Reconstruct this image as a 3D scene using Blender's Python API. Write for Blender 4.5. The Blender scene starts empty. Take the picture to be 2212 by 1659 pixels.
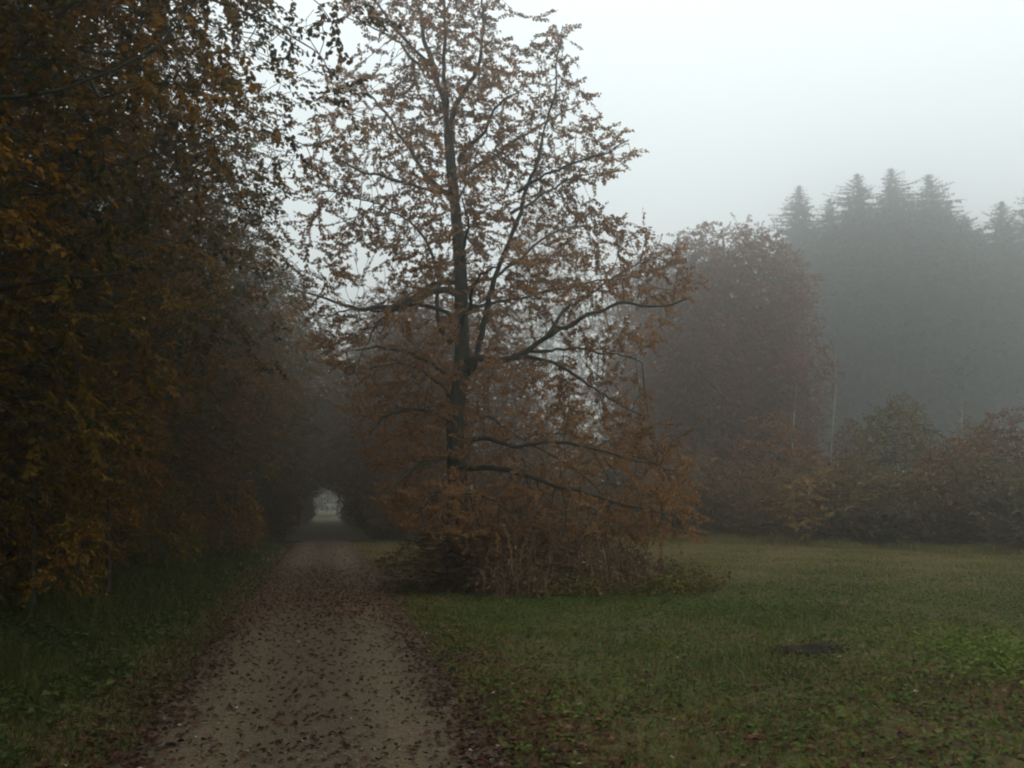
import bpy, math
import numpy as np
from mathutils import Vector, Matrix

R = math.radians
scene = bpy.context.scene
C = scene.collection

# ------------------------------------------------------------------ camera
FW, FH, FOC = 2212.0, 1659.0, 1915.0       # picture frame used for measuring, focal length in its pixels
CAM_Z, PITCH = 1.5, math.atan((1090.0 - FH / 2) / FOC)
cam = bpy.data.cameras.new("camera")
cam.sensor_width = 36.0
cam.lens = 36.0 * FOC / FW
cam.clip_start, cam.clip_end = 0.05, 2000.0
camo = bpy.data.objects.new("camera", cam)
C.objects.link(camo)
camo.location = (0, 0, CAM_Z)
camo.rotation_euler = (R(90) + PITCH, 0, 0)
scene.camera = camo

# ------------------------------------------------------------------ sky, sun, exposure (foggy overcast dusk)
SUN_EL, SUN_AZ = R(38), R(150)
w = bpy.data.worlds.new("World")
scene.world = w
w.use_nodes = True
nt = w.node_tree
nt.nodes.clear()
def N(tree, kind, **kw):
    n = tree.nodes.new(kind)
    for k, v in kw.items():
        setattr(n, k, v)
    return n
out = N(nt, "ShaderNodeOutputWorld")
bg = N(nt, "ShaderNodeBackground")
bg.inputs["Strength"].default_value = 0.1
sky = N(nt, "ShaderNodeTexSky", sky_type="NISHITA")
sky.sun_disc = False
sky.sun_elevation, sky.sun_rotation = SUN_EL, SUN_AZ
sky.dust_density, sky.ozone_density = 4.0, 1.0
tc = N(nt, "ShaderNodeTexCoord")
sp = N(nt, "ShaderNodeSeparateXYZ")
nt.links.new(tc.outputs["Generated"], sp.inputs[0])
mx = N(nt, "ShaderNodeMath", operation="MAXIMUM"); mx.inputs[1].default_value = 0.0
nt.links.new(sp.outputs["Z"], mx.inputs[0])
ma = N(nt, "ShaderNodeMath", operation="MULTIPLY_ADD")          # overcast sky: (1 + 2 sin h) / 3
ma.inputs[1].default_value = 2 / 3; ma.inputs[2].default_value = 1 / 3
nt.links.new(mx.outputs[0], ma.inputs[0])
cl = N(nt, "ShaderNodeVectorMath", operation="SCALE")
cl.inputs[0].default_value = (17.1, 18.6, 19.1)
nt.links.new(ma.outputs[0], cl.inputs["Scale"])
mixc = N(nt, "ShaderNodeMix", data_type="RGBA")
mixc.inputs["Factor"].default_value = 0.93
nt.links.new(sky.outputs[0], mixc.inputs["A"])
nt.links.new(cl.outputs[0], mixc.inputs["B"])
nt.links.new(mixc.outputs["Result"], bg.inputs["Color"])
nt.links.new(bg.outputs[0], out.inputs["Surface"])

sun = bpy.data.lights.new("sun", "SUN")
sun.energy, sun.angle, sun.color = 0.5, R(60), (1.0, 0.96, 0.9)
suno = bpy.data.objects.new("sun", sun)
C.objects.link(suno)
suno.rotation_euler = (R(90) - SUN_EL, 0, math.pi - SUN_AZ)

scene.view_settings.view_transform = "Standard"
scene.view_settings.look = "None"
scene.view_settings.exposure = 0.0
scene.view_settings.gamma = 1.0
scene.view_settings.use_curve_mapping = False
cy = scene.cycles
cy.max_bounces, cy.diffuse_bounces, cy.glossy_bounces = 6, 3, 2
cy.transmission_bounces, cy.volume_bounces, cy.transparent_max_bounces = 3, 4, 4
cy.caustics_reflective = cy.caustics_refractive = False
cy.filter_width = 2.1
HAZE_DENSITY, HAZE_G = 0.0068, 0.87

# ------------------------------------------------------------------ small helpers
def P(u, v, D):
    """World point D metres ahead of the camera, seen at (u, v) of the measuring frame."""
    a, b = (u - FW / 2) / FOC, (FH / 2 - v) / FOC
    y = math.cos(PITCH) - b * math.sin(PITCH)
    z = math.sin(PITCH) + b * math.cos(PITCH)
    return np.array([a / y * D, D, CAM_Z + z / y * D])

def rng(seed):
    return np.random.default_rng(seed)

def unit(a):
    return a / np.maximum(np.linalg.norm(a, axis=-1, keepdims=True), 1e-9)

def smooth(t):
    t = np.clip(t, 0, 1)
    return t * t * (3 - 2 * t)

def wob(x, y, s=1.0, k=0):
    """Smooth pseudo noise in about -1..1."""
    x, y = np.asarray(x) * s, np.asarray(y) * s
    return (np.sin(1.7 * x + 2.3 * y + k) + np.sin(-2.9 * x + 1.3 * y + 2.1 * k + 1) + np.sin(4.1 * x + 3.7 * y + 1.3 * k + 2) * .7
            + np.sin(5.3 * x - 6.1 * y + .7 * k + 3) * .5) / 3.2

SL, C0 = -0.206, -0.07                      # the path runs straight away, bearing a little left
CA = math.cos(math.atan(SL))
def off(x, y):
    return (x - (SL * y + C0)) * CA
def gz(x, y):
    x, y = np.asarray(x, float), np.asarray(y, float)
    o = off(x, y)
    z = -0.42 * smooth((y - 34) / 13) + 0.02 * wob(x, y, .35)
    z = z + 0.14 * smooth((-o - 1.5) / 2.5) + 0.05 * smooth((o - 1.5) / 3)
    return z

def mesh(name, verts, faces, mat=None, smooth_shade=False, tint=None, extra=None):
    """faces: list of int arrays (n, k)."""
    me = bpy.data.meshes.new(name)
    verts = np.asarray(verts, np.float32)
    if not isinstance(faces, (list, tuple)):
        faces = [faces]
    faces = [np.asarray(f, np.int32) for f in faces if len(f)]
    me.vertices.add(len(verts)); me.vertices.foreach_set("co", verts.ravel())
    idx = np.concatenate([f.ravel() for f in faces])
    tot = np.concatenate([np.full(len(f), f.shape[1], np.int32) for f in faces])
    st = np.concatenate([[0], np.cumsum(tot)[:-1]]).astype(np.int32)
    me.loops.add(len(idx)); me.loops.foreach_set("vertex_index", idx)
    me.polygons.add(len(tot))
    me.polygons.foreach_set("loop_start", st); me.polygons.foreach_set("loop_total", tot)
    if smooth_shade:
        me.polygons.foreach_set("use_smooth", np.ones(len(tot), bool))
    me.update(calc_edges=True)
    if tint is not None:
        a = me.attributes.new("tint", "FLOAT", "POINT"); a.data.foreach_set("value", np.asarray(tint, np.float32))
    for k, v in (extra or {}).items():
        a = me.attributes.new(k, "FLOAT", "POINT"); a.data.foreach_set("value", np.asarray(v, np.float32))
    if mat:
        me.materials.append(mat)
    return me

def obj(name, me, parent=None, **props):
    o = bpy.data.objects.new(name, me)
    C.objects.link(o)
    if parent is not None:
        o.parent = parent
    for k, v in props.items():
        o[k] = v
    return o

def thing(name, label, category, loc=(0, 0, 0), group=None):
    o = bpy.data.objects.new(name, None)
    C.objects.link(o)
    o.location = loc
    o.empty_display_size = .2
    o["label"], o["category"] = label, category
    if group:
        o["group"] = group
    return o

def recolor(o, col):
    o.color = (*col, 1)
    for c in o.children:
        recolor(c, col)

def dup(root, label, group=None):
    r = root.copy(); C.objects.link(r)
    r["label"] = label
    if group:
        r["group"] = group
    for ch in list(root.children):
        c = ch.copy(); C.objects.link(c); c.parent = r
        for g in list(ch.children):
            d = g.copy(); C.objects.link(d); d.parent = c
    return r

# ------------------------------------------------------------------ materials
def new_mat(name):
    m = bpy.data.materials.new(name)
    m.use_nodes = True
    m.node_tree.nodes.clear()
    return m, m.node_tree, N(m.node_tree, "ShaderNodeOutputMaterial")

def ramp(t, fac, stops):
    r = N(t, "ShaderNodeValToRGB")
    els = r.color_ramp.elements
    while len(els) < len(stops):
        els.new(0.5)
    for e, (p, c) in zip(els, stops):
        e.position, e.color = p, (*c, 1)
    t.links.new(fac, r.inputs[0])
    return r.outputs[0]

def noise(t, scale, detail=4, rough=.55, vec=None):
    n = N(t, "ShaderNodeTexNoise")
    n.inputs["Scale"].default_value = scale
    n.inputs["Detail"].default_value = detail
    n.inputs["Roughness"].default_value = rough
    if vec is not None:
        t.links.new(vec, n.inputs["Vector"])
    return n.outputs["Fac"]

def math_(t, op, a, b):
    n = N(t, "ShaderNodeMath", operation=op)
    for i, x in enumerate((a, b)):
        if isinstance(x, (int, float)):
            n.inputs[i].default_value = x
        else:
            t.links.new(x, n.inputs[i])
    return n.outputs[0]

def mixcol(t, fac, a, b, mode="MIX"):
    n = N(t, "ShaderNodeMix", data_type="RGBA", blend_type=mode)
    if isinstance(fac, (int, float)):
        n.inputs["Factor"].default_value = fac
    else:
        t.links.new(fac, n.inputs["Factor"])
    for k, x in (("A", a), ("B", b)):
        if isinstance(x, tuple):
            n.inputs[k].default_value = (*x, 1)
        else:
            t.links.new(x, n.inputs[k])
    return n.outputs["Result"]

def bsdf(t, col, rough=.8, spec=.25, bump=None, strength=.4, dist=.01):
    b = N(t, "ShaderNodeBsdfPrincipled")
    if isinstance(col, tuple):
        b.inputs["Base Color"].default_value = (*col, 1)
    else:
        t.links.new(col, b.inputs["Base Color"])
    b.inputs["Roughness"].default_value = rough
    b.inputs["Specular IOR Level"].default_value = spec
    if bump is not None:
        n = N(t, "ShaderNodeBump")
        n.inputs["Strength"].default_value = strength
        n.inputs["Distance"].default_value = dist
        t.links.new(bump, n.inputs["Height"])
        t.links.new(n.outputs[0], b.inputs["Normal"])
    return b

def leaf_mat(name, stops, trans=.35, per_object=True, rough=.6):
    m, t, o = new_mat(name)
    at = N(t, "ShaderNodeAttribute", attribute_name="tint")
    col = ramp(t, at.outputs["Fac"], stops)
    if per_object:
        oi = N(t, "ShaderNodeObjectInfo")
        col = mixcol(t, 1.0, col, oi.outputs["Color"], "MULTIPLY")
    b = bsdf(t, col, rough, .08)
    tr = N(t, "ShaderNodeBsdfTranslucent")
    t.links.new(mixcol(t, 1.0, col, (1.25, 1.1, .8), "MULTIPLY"), tr.inputs["Color"])
    ms = N(t, "ShaderNodeMixShader")
    ms.inputs[0].default_value = trans
    t.links.new(b.outputs[0], ms.inputs[1]); t.links.new(tr.outputs[0], ms.inputs[2])
    t.links.new(ms.outputs[0], o.inputs["Surface"])
    return m

def bark_mat(name, a, b, moss, moss_amt=.5, scale=9.0):
    m, t, o = new_mat(name)
    co = N(t, "ShaderNodeTexCoord")
    mp = N(t, "ShaderNodeMapping")
    mp.inputs["Scale"].default_value = (1, 1, .22)
    t.links.new(co.outputs["Object"], mp.inputs[0])
    n1 = noise(t, scale, 6, .65, mp.outputs[0])
    n2 = noise(t, 1.6, 4, .6, co.outputs["Object"])
    col = ramp(t, n1, [(.35, a), (.65, b)])
    mo = ramp(t, n2, [(.55 - .25 * moss_amt, (0, 0, 0)), (.72 - .25 * moss_amt, (1, 1, 1))])
    col = mixcol(t, mo, col, moss)
    s = bsdf(t, col, .9, .15, n1, .8, .02)
    t.links.new(s.outputs[0], o.inputs["Surface"])
    return m

M = {}
M["oak_leaf"] = leaf_mat("oak_leaf", [(0, (.080, .042, .019)), (.35, (.165, .090, .041)), (.65, (.250, .141, .064)), (.85, (.32, .187, .084)), (1, (.26, .19, .09))], .58)
M["beech_leaf"] = leaf_mat("beech_leaf", [(0, (.010, .018, .006)), (.25, (.026, .033, .009)), (.42, (.075, .052, .012)), (.6, (.150, .086, .016)), (.82, (.235, .138, .022)), (1, (.28, .19, .032))], .48)
M["far_leaf"] = leaf_mat("far_leaf", [(0, (.046, .030, .017)), (.5, (.125, .076, .040)), (1, (.20, .128, .060))], .35)
M["needle"] = leaf_mat("needle", [(0, (.010, .017, .012)), (.6, (.022, .034, .022)), (1, (.036, .052, .030))], .15)
M["oak_bark"] = bark_mat("oak_bark", (.020, .018, .015), (.055, .050, .040), (.026, .033, .016), .55)
M["beech_bark"] = bark_mat("beech_bark", (.035, .034, .030), (.075, .073, .064), (.030, .040, .020), .5, 5)
M["twig"] = bark_mat("twig", (.016, .012, .009), (.036, .029, .023), (.02, .024, .014), .3)
M["pale_bark"] = bark_mat("pale_bark", (.15, .145, .125), (.27, .26, .22), (.10, .11, .07), .3, 4)
M["spruce_bark"] = bark_mat("spruce_bark", (.03, .024, .02), (.07, .056, .046), (.03, .035, .02), .2, 4)
M["litter"] = leaf_mat("litter", [(0, (.012, .006, .004)), (.3, (.034, .014, .008)), (.6, (.066, .027, .013)), (.85, (.105, .048, .022)), (.97, (.15, .085, .045)), (1, (.24, .18, .12))], .12, rough=.7)
M["grass"] = leaf_mat("grass", [(0, (.028, .044, .011)), (.3, (.060, .088, .017)), (.6, (.112, .108, .024)), (.85, (.165, .130, .040)), (1, (.20, .155, .075))], .3)
M["weed"] = leaf_mat("weed", [(0, (.026, .017, .010)), (.45, (.080, .048, .026)), (.8, (.15, .094, .052)), (1, (.24, .17, .11))], .2)

m, t, o = new_mat("meadow_soil")
co = N(t, "ShaderNodeTexCoord")
n1 = noise(t, .45, 5, .6, co.outputs["Object"])
n2 = noise(t, 14, 5, .7, co.outputs["Object"])
n3 = noise(t, 90, 3, .7, co.outputs["Object"])
col = ramp(t, n1, [(.32, (.060, .068, .017)), (.5, (.104, .092, .024)), (.68, (.128, .092, .036))])
col = mixcol(t, ramp(t, n2, [(.42, (0, 0, 0)), (.62, (1, 1, 1))]), col, (.036, .030, .017))
col = mixcol(t, ramp(t, n3, [(.52, (0, 0, 0)), (.75, (1, 1, 1))]), col, (.095, .078, .044))
t.links.new(bsdf(t, col, .95, .1, math_(t, "ADD", n2, n3), .8, .03).outputs[0], o.inputs["Surface"])
M["soil"] = m

m, t, o = new_mat("path_gravel")
co = N(t, "ShaderNodeTexCoord")
ac = N(t, "ShaderNodeAttribute", attribute_name="across")
vo = N(t, "ShaderNodeTexVoronoi"); vo.inputs["Scale"].default_value = 75
t.links.new(co.outputs["Object"], vo.inputs["Vector"])
n1 = noise(t, 1.1, 5, .6, co.outputs["Object"])
n2 = noise(t, 30, 5, .75, co.outputs["Object"])
n3 = noise(t, 5, 4, .6, co.outputs["Object"])
col = ramp(t, n1, [(.3, (.049, .031, .011)), (.7, (.075, .049, .019))])
track = ramp(t, math_(t, "ABSOLUTE", math_(t, "SUBTRACT", math_(t, "ABSOLUTE", ac.outputs["Fac"], 0), .58), 0), [(.0, (1, 1, 1)), (.36, (0, 0, 0))])
col = mixcol(t, math_(t, "MULTIPLY", track, .6), col, (.132, .090, .041))
col = mixcol(t, ramp(t, n2, [(.40, (1, 1, 1)), (.52, (0, 0, 0))]), col, (.042, .033, .024))
col = mixcol(t, ramp(t, n3, [(.56, (0, 0, 0)), (.72, (.6, .6, .6))]), col, (.060, .047, .032))
sv = N(t, "ShaderNodeSeparateColor"); t.links.new(vo.outputs["Color"], sv.inputs[0])
col = mixcol(t, ramp(t, sv.outputs[0], [(.84, (0, 0, 0)), (.98, (.7, .7, .7))]), col, (.15, .13, .105))
hgt = math_(t, "ADD", math_(t, "MULTIPLY", vo.outputs["Distance"], -1.2), math_(t, "MULTIPLY", n2, .9))
t.links.new(bsdf(t, col, .85, .2, hgt, .9, .012).outputs[0], o.inputs["Surface"])
M["gravel"] = m

m, t, o = new_mat("bare_soil")
co = N(t, "ShaderNodeTexCoord")
n1 = noise(t, 22, 6, .7, co.outputs["Object"])
t.links.new(bsdf(t, ramp(t, n1, [(.35, (.012, .009, .006)), (.7, (.040, .030, .021))]), .95, .1, n1, .9, .03).outputs[0], o.inputs["Surface"])
M["bare"] = m
m, t, o = new_mat("stone")
at = N(t, "ShaderNodeAttribute", attribute_name="tint")
t.links.new(bsdf(t, ramp(t, at.outputs["Fac"], [(0, (.045, .038, .03)), (.7, (.12, .105, .085)), (.95, (.2, .18, .155)), (1, (.34, .32, .29))]), .85, .2).outputs[0], o.inputs["Surface"])
M["stone"] = m

# ------------------------------------------------------------------ wood: tubes, growth, leaves
def catmull(pts, rad, step):
    pts, rad = np.asarray(pts, float), np.asarray(rad, float)
    p = np.vstack([2 * pts[0] - pts[1], pts, 2 * pts[-1] - pts[-2]])
    o, r = [], []
    for i in range(1, len(p) - 2):
        n = max(1, int(np.linalg.norm(p[i + 1] - p[i]) / step))
        for k in range(n):
            s = k / n
            o.append(.5 * ((2 * p[i]) + (-p[i - 1] + p[i + 1]) * s + (2 * p[i - 1] - 5 * p[i] + 4 * p[i + 1] - p[i + 2]) * s ** 2 + (-p[i - 1] + 3 * p[i] - 3 * p[i + 1] + p[i + 2]) * s ** 3))
            r.append(rad[i - 1] * (1 - s) + rad[i] * s)
    o.append(p[-2]); r.append(rad[-1])
    return np.array(o), np.array(r)

def tube(pts, rad, sides=8, seed=0, rough=.08):
    """One smooth tapered tube with uneven girth: verts, quads."""
    g = rng(seed)
    pts = np.asarray(pts); n = len(pts)
    tan = unit(np.gradient(pts, axis=0))
    ref = np.array([0.31, 0.17, .93]) if abs(tan[0] @ np.array([0.31, 0.17, .93])) < .9 else np.array([1., 0, 0])
    a = unit(np.cross(tan, ref)); b = np.cross(tan, a)
    ang = np.arange(sides) / sides * 2 * np.pi
    rr = np.asarray(rad)[:, None] * (1 + rough * g.normal(size=(n, sides)))
    v = pts[:, None] + rr[..., None] * (np.cos(ang)[None, :, None] * a[:, None] + np.sin(ang)[None, :, None] * b[:, None])
    i = (np.arange(n - 1) * sides)[:, None] + np.arange(sides)[None]
    j = (np.arange(n - 1) * sides)[:, None] + (np.arange(sides)[None] + 1) % sides
    f = np.stack([i, j, j + sides, i + sides], -1).reshape(-1, 4)
    return v.reshape(-1, 3), f

class Geo:
    def __init__(s):
        s.v, s.f, s.n = [], [], 0
    def add(s, v, f):
        s.v.append(v); s.f.append(np.asarray(f) + s.n); s.n += len(v)
    def mesh(s, name, mat, smooth_shade=True):
        return mesh(name, np.vstack(s.v), [np.vstack(s.f)], mat, smooth_shade)

def segs(p0, p1, r0, r1, sides=4):
    """Many tapered segments at once."""
    d = unit(p1 - p0)
    ref = np.where(np.abs(d[:, 2:3]) > .9, np.array([[1., 0, 0]]), np.array([[0., 0, 1]]))
    a = unit(np.cross(d, ref)); b = np.cross(d, a)
    ang = np.arange(sides) / sides * 2 * np.pi
    ring = np.cos(ang)[None, :, None] * a[:, None] + np.sin(ang)[None, :, None] * b[:, None]
    v = np.concatenate([p0[:, None] + ring * r0[:, None, None], p1[:, None] + ring * r1[:, None, None]], 1)
    k = np.arange(len(p0))[:, None] * 2 * sides
    i = np.arange(sides)[None]; j = (i + 1) % sides
    f = np.stack([k + i, k + j, k + j + sides, k + i + sides], -1).reshape(-1, 4)
    return v.reshape(-1, 3), f

def grow(seed_pts, seed_par, attr, influence, kill, step, iters, seed=0, droop=0.0):
    """Space colonisation: branches grow from the seed nodes towards the attraction points."""
    g = rng(seed)
    cap = len(seed_pts) + 30000
    P_ = np.zeros((cap, 3)); par = np.full(cap, -1, int)
    n = len(seed_pts)
    P_[:n] = seed_pts; par[:n] = seed_par
    A = attr.copy()
    best = np.full(len(A), 1e9); bi = np.zeros(len(A), int)
    new = np.arange(n)
    for it in range(iters):
        if len(A) == 0 or len(new) == 0:
            break
        d = np.linalg.norm(A[:, None] - P_[new][None], axis=2)
        k = d.argmin(1); dm = d[np.arange(len(A)), k]
        up = dm < best
        best[up] = dm[up]; bi[up] = new[k[up]]
        keep = best > kill
        A, best, bi = A[keep], best[keep], bi[keep]
        act = best < influence
        if not act.any():
            break
        acc = np.zeros((n, 3))
        np.add.at(acc, bi[act], unit(A[act] - P_[bi[act]]))
        ids = np.unique(bi[act])
        d = unit(acc[ids] + g.normal(size=(len(ids), 3)) * .25 + np.array([0, 0, -droop]))
        q = P_[ids] + d * step
        # a node that keeps growing into the same spot is stuck: drop its targets
        m = len(q)
        if n + m > cap:
            break
        P_[n:n + m] = q; par[n:n + m] = ids
        new = np.arange(n, n + m); n += m
        if it % 6 == 5:
            stale = best < kill * 1.05
            A, best, bi = A[~stale], best[~stale], bi[~stale]
    return P_[:n], par[:n]

def radii(par, n_seed, tip=.005, expo=2.4):
    n = len(par)
    acc = np.zeros(n); hgt = np.zeros(n, int); r = np.zeros(n)
    for i in range(n - 1, -1, -1):
        r[i] = max(acc[i], tip ** expo) ** (1 / expo)
        p = par[i]
        if p >= 0 and p < i:
            acc[p] += r[i] ** expo
            hgt[p] = max(hgt[p], hgt[i] + 1)
    return r, hgt

LEAF = {  # outline: (along, across) of the half leaf between base and tip
    "oak": np.array([(0.38, .42), (.78, .34)]),
    "beech": np.array([(.35, .50), (.72, .33)]),
}
def leaf_geo(pos, axis, nor, length, width, kind="beech", fold=.25, curl=.15):
    n = len(pos)
    axis = unit(axis)
    side = unit(np.cross(axis, nor)); nor = np.cross(side, axis)
    L, W = np.broadcast_to(length, (n,))[:, None], np.broadcast_to(width, (n,))[:, None]
    (a1, w1), (a2, w2) = LEAF[kind]
    base = pos
    tip = pos + axis * L - nor * L * curl
    def q(a, wd, s):
        return pos + axis * L * a + side * W * wd * s + nor * W * fold * wd * 2 - nor * L * curl * a * a
    v = np.stack([base, q(a1, w1, 1), q(a2, w2, 1), tip, q(a2, w2, -1), q(a1, w1, -1)], 1)
    k = np.arange(n)[:, None] * 6
    f = np.concatenate([k + np.array([[0, 1, 2, 3]]), k + np.array([[0, 3, 4, 5]])], 0)
    return v.reshape(-1, 3), f

def simple_leaf_geo(pos, axis, nor, length, width):
    n = len(pos)
    axis = unit(axis); side = unit(np.cross(axis, nor))
    L, W = np.broadcast_to(length, (n,))[:, None], np.broadcast_to(width, (n,))[:, None]
    v = np.stack([pos, pos + axis * L * .45 + side * W * .5, pos + axis * L, pos + axis * L * .45 - side * W * .5], 1)
    k = np.arange(n)[:, None] * 4
    return v.reshape(-1, 3), k + np.array([[0, 1, 2, 3]])

def sprays(nodes, dirs, m, span, L, W, g, kind="beech", flat=.75, tint_scale=.5, simple=False, droop=.25):
    """Flat twig sprays of m leaves at every node: verts, faces, tint."""
    n = len(nodes)
    ax = dirs * np.array([1, 1, .35]) + g.normal(size=(n, 3)) * .45
    ax[:, 2] -= droop
    ax = unit(ax)
    up = unit(np.array([[0, 0, 1.]]) * flat + g.normal(size=(n, 3)) * (1 - flat) * .9)
    sd = unit(np.cross(ax, up)); up = np.cross(sd, ax)
    s = np.linspace(.05, 1, m)[None] + g.normal(size=(n, m)) * .05
    sgn = np.where(np.arange(m) % 2 == 0, 1, -1)[None] * np.ones((n, 1))
    pos = nodes[:, None] + ax[:, None] * (s * span)[..., None] + g.normal(size=(n, m, 3)) * .03 * span
    la = ax[:, None] * .75 + sd[:, None] * (sgn * .9)[..., None] + g.normal(size=(n, m, 3)) * .3
    la[..., 2] -= .25
    ln = up[:, None] + g.normal(size=(n, m, 3)) * .5 * (1.2 - flat)
    le = L * g.uniform(.7, 1.15, (n, m)); wi = W / L * le
    node_t = .5 + .33 * wob(nodes[:, 0] + nodes[:, 2], nodes[:, 1] - .7 * nodes[:, 2], tint_scale, 1.3)
    ti = np.clip(node_t[:, None] + g.normal(size=(n, m)) * .16, 0, 1)
    fl = lambda a: a.reshape(-1, 3)
    if simple:
        v, f = simple_leaf_geo(fl(pos), fl(la), fl(ln), le.ravel(), wi.ravel()); k = 4
    else:
        v, f = leaf_geo(fl(pos), fl(la), fl(ln), le.ravel(), wi.ravel(), kind); k = 6
    return v, f, np.repeat(ti.ravel(), k)

def node_dirs(pts, par):
    d = pts - pts[np.maximum(par, 0)]
    d[par < 0] = (0, 0, 1)
    return unit(d)

# ------------------------------------------------------------------ haze
def box(name, lo, hi):
    x0, y0, z0 = lo; x1, y1, z1 = hi
    v = [(x0, y0, z0), (x1, y0, z0), (x1, y1, z0), (x0, y1, z0), (x0, y0, z1), (x1, y0, z1), (x1, y1, z1), (x0, y1, z1)]
    f = [(0, 3, 2, 1), (4, 5, 6, 7), (0, 1, 5, 4), (1, 2, 6, 5), (2, 3, 7, 6), (3, 0, 4, 7)]
    return mesh(name, v, np.array(f))
m, t, o = new_mat("haze")
pv = N(t, "ShaderNodeVolumePrincipled")
pv.inputs["Color"].default_value = (.955, .955, .925, 1)
pv.inputs["Density"].default_value = HAZE_DENSITY
pv.inputs["Anisotropy"].default_value = HAZE_G
t.links.new(pv.outputs[0], o.inputs["Volume"])
me = box("haze", (-262, -72, -2.6), (262, 412, 52))
me.materials.append(m)
obj("haze", me, kind="stuff")

# ------------------------------------------------------------------ ground and path
def axis_pts(lo, fine_lo, fine_hi, hi, step):
    a = list(np.arange(fine_lo, fine_hi + 1e-6, step))
    s, x = step, fine_hi
    while x < hi:
        s *= 1.25; x = min(hi, x + s); a.append(x)
    s, x = step, fine_lo
    while x > lo:
        s *= 1.25; x = max(lo, x - s); a.insert(0, x)
    return np.array(a)
xs, ys = axis_pts(-260, -26, 22, 260, .4), axis_pts(-70, -4, 60, 410, .4)
X, Y = np.meshgrid(xs, ys)
Z = gz(X, Y) + .012 * wob(X, Y, 2.3, 4) * (np.abs(off(X, Y)) > 1.6)
nx = len(xs)
i = (np.arange(len(ys) - 1)[:, None] * nx + np.arange(nx - 1)[None]).ravel()
obj("ground", mesh("ground", np.stack([X, Y, Z], -1).reshape(-1, 3), np.stack([i, i + 1, i + 1 + nx, i + nx], 1), M["soil"], True), kind="structure")

yy = np.concatenate([np.arange(-12, 60, .25), np.arange(60, 142, 2.0)])
ac = np.linspace(-1, 1, 15)
Yp = np.repeat(yy[:, None], 15, 1)
edge = 1.17 + .06 * wob(yy, yy * 0, 1.3) + .03 * wob(yy, yy * 0, 5)
edge2 = 1.17 + .06 * wob(yy, yy * 0 + 9, 1.1) + .03 * wob(yy, yy * 0 + 5, 5)
O = np.where(ac[None] < 0, ac[None] * edge[:, None], ac[None] * edge2[:, None])
Xp = SL * Yp + C0 + O / CA
Zp = gz(Xp, Yp) + .022 + .02 * (1 - ac[None] ** 2) - .012 * np.exp(-((np.abs(O) - .58) / .2) ** 2) - .03 * (np.abs(ac[None]) > .99)
i = (np.arange(len(yy) - 1)[:, None] * 15 + np.arange(14)[None]).ravel()
obj("path", mesh("path", np.stack([Xp, Yp, Zp], -1).reshape(-1, 3), np.stack([i, i + 1, i + 16, i + 15], 1), M["gravel"], True, extra={"across": O.ravel()}), kind="structure")
def surf(x, y):
    """Height of whatever is on top: path or ground."""
    o_ = off(x, y)
    on = np.abs(o_) < 1.14
    return np.where(on, gz(x, y) + .022 + .02 * (1 - (o_ / 1.17) ** 2), gz(x, y))

# bare scrape in the meadow
SC = P(1750, 1411, 9.0)[:2]
def in_scrape(x, y, k=1.0):
    dx, dy = x - SC[0], y - SC[1]
    return (dx / (.32 * k)) ** 2 + ((dy - .2 * dx) / (.18 * k)) ** 2 < 1 + .7 * wob(x, y, 7)
g = rng(5)
na, nr = 40, 9
rr = np.linspace(0, 1, nr)[:, None]; aa = np.linspace(0, 2 * np.pi, na, endpoint=False)[None]
k = .95 + .34 * wob(np.cos(aa) * 2, np.sin(aa) * 2, 1.9, 4) + .08 * g.normal(size=(1, na))
sx = SC[0] + rr * k * .25 * np.cos(aa); sy = SC[1] + rr * k * .15 * np.sin(aa) + .25 * rr * k * .25 * np.cos(aa)
sz = gz(sx, sy) + .035 + g.normal(size=(nr, na)) * .008 + .035 * np.exp(-((rr - .75) / .2) ** 2) * (np.sin(aa) > -.2) - .05 * (rr > .95)
i = (np.arange(nr - 1)[:, None] * na + np.arange(na)[None]); j = (np.arange(nr - 1)[:, None] * na + (np.arange(na)[None] + 1) % na)
nc = 170
ca, cr_ = g.uniform(0, 2 * np.pi, nc), np.sqrt(g.uniform(0, 1.5, nc))
cx_, cy_ = SC[0] + .36 * cr_ * np.cos(ca), SC[1] + .2 * cr_ * np.sin(ca) + .07 * cr_ * np.cos(ca)
oct_ = np.array([(1, 0, 0), (0, 1, 0), (-1, 0, 0), (0, -1, 0), (0, 0, .8), (0, 0, -.8)], float)
cv = np.stack([cx_, cy_, gz(cx_, cy_) + .03], 1)[:, None] + oct_[None] * g.uniform(.5, 1.4, (nc, 6, 1)) * (.012 + .022 * g.uniform(size=nc) ** 2)[:, None, None]
of = np.array([(0, 1, 4), (1, 2, 4), (2, 3, 4), (3, 0, 4), (1, 0, 5), (2, 1, 5), (3, 2, 5), (0, 3, 5)])
sv_ = np.stack([sx, sy, sz], -1).reshape(-1, 3)
sc = obj("soil_scrape", mesh("soil_scrape", np.vstack([sv_, cv.reshape(-1, 3)]), [np.stack([i, i + na, j + na, j], -1).reshape(-1, 4), (np.arange(nc)[:, None, None] * 6 + of[None]).reshape(-1, 3) + len(sv_)], M["bare"]))
sc["label"], sc["category"] = "small dark scrape of bare wet soil in the short meadow grass", "bare soil"

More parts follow.
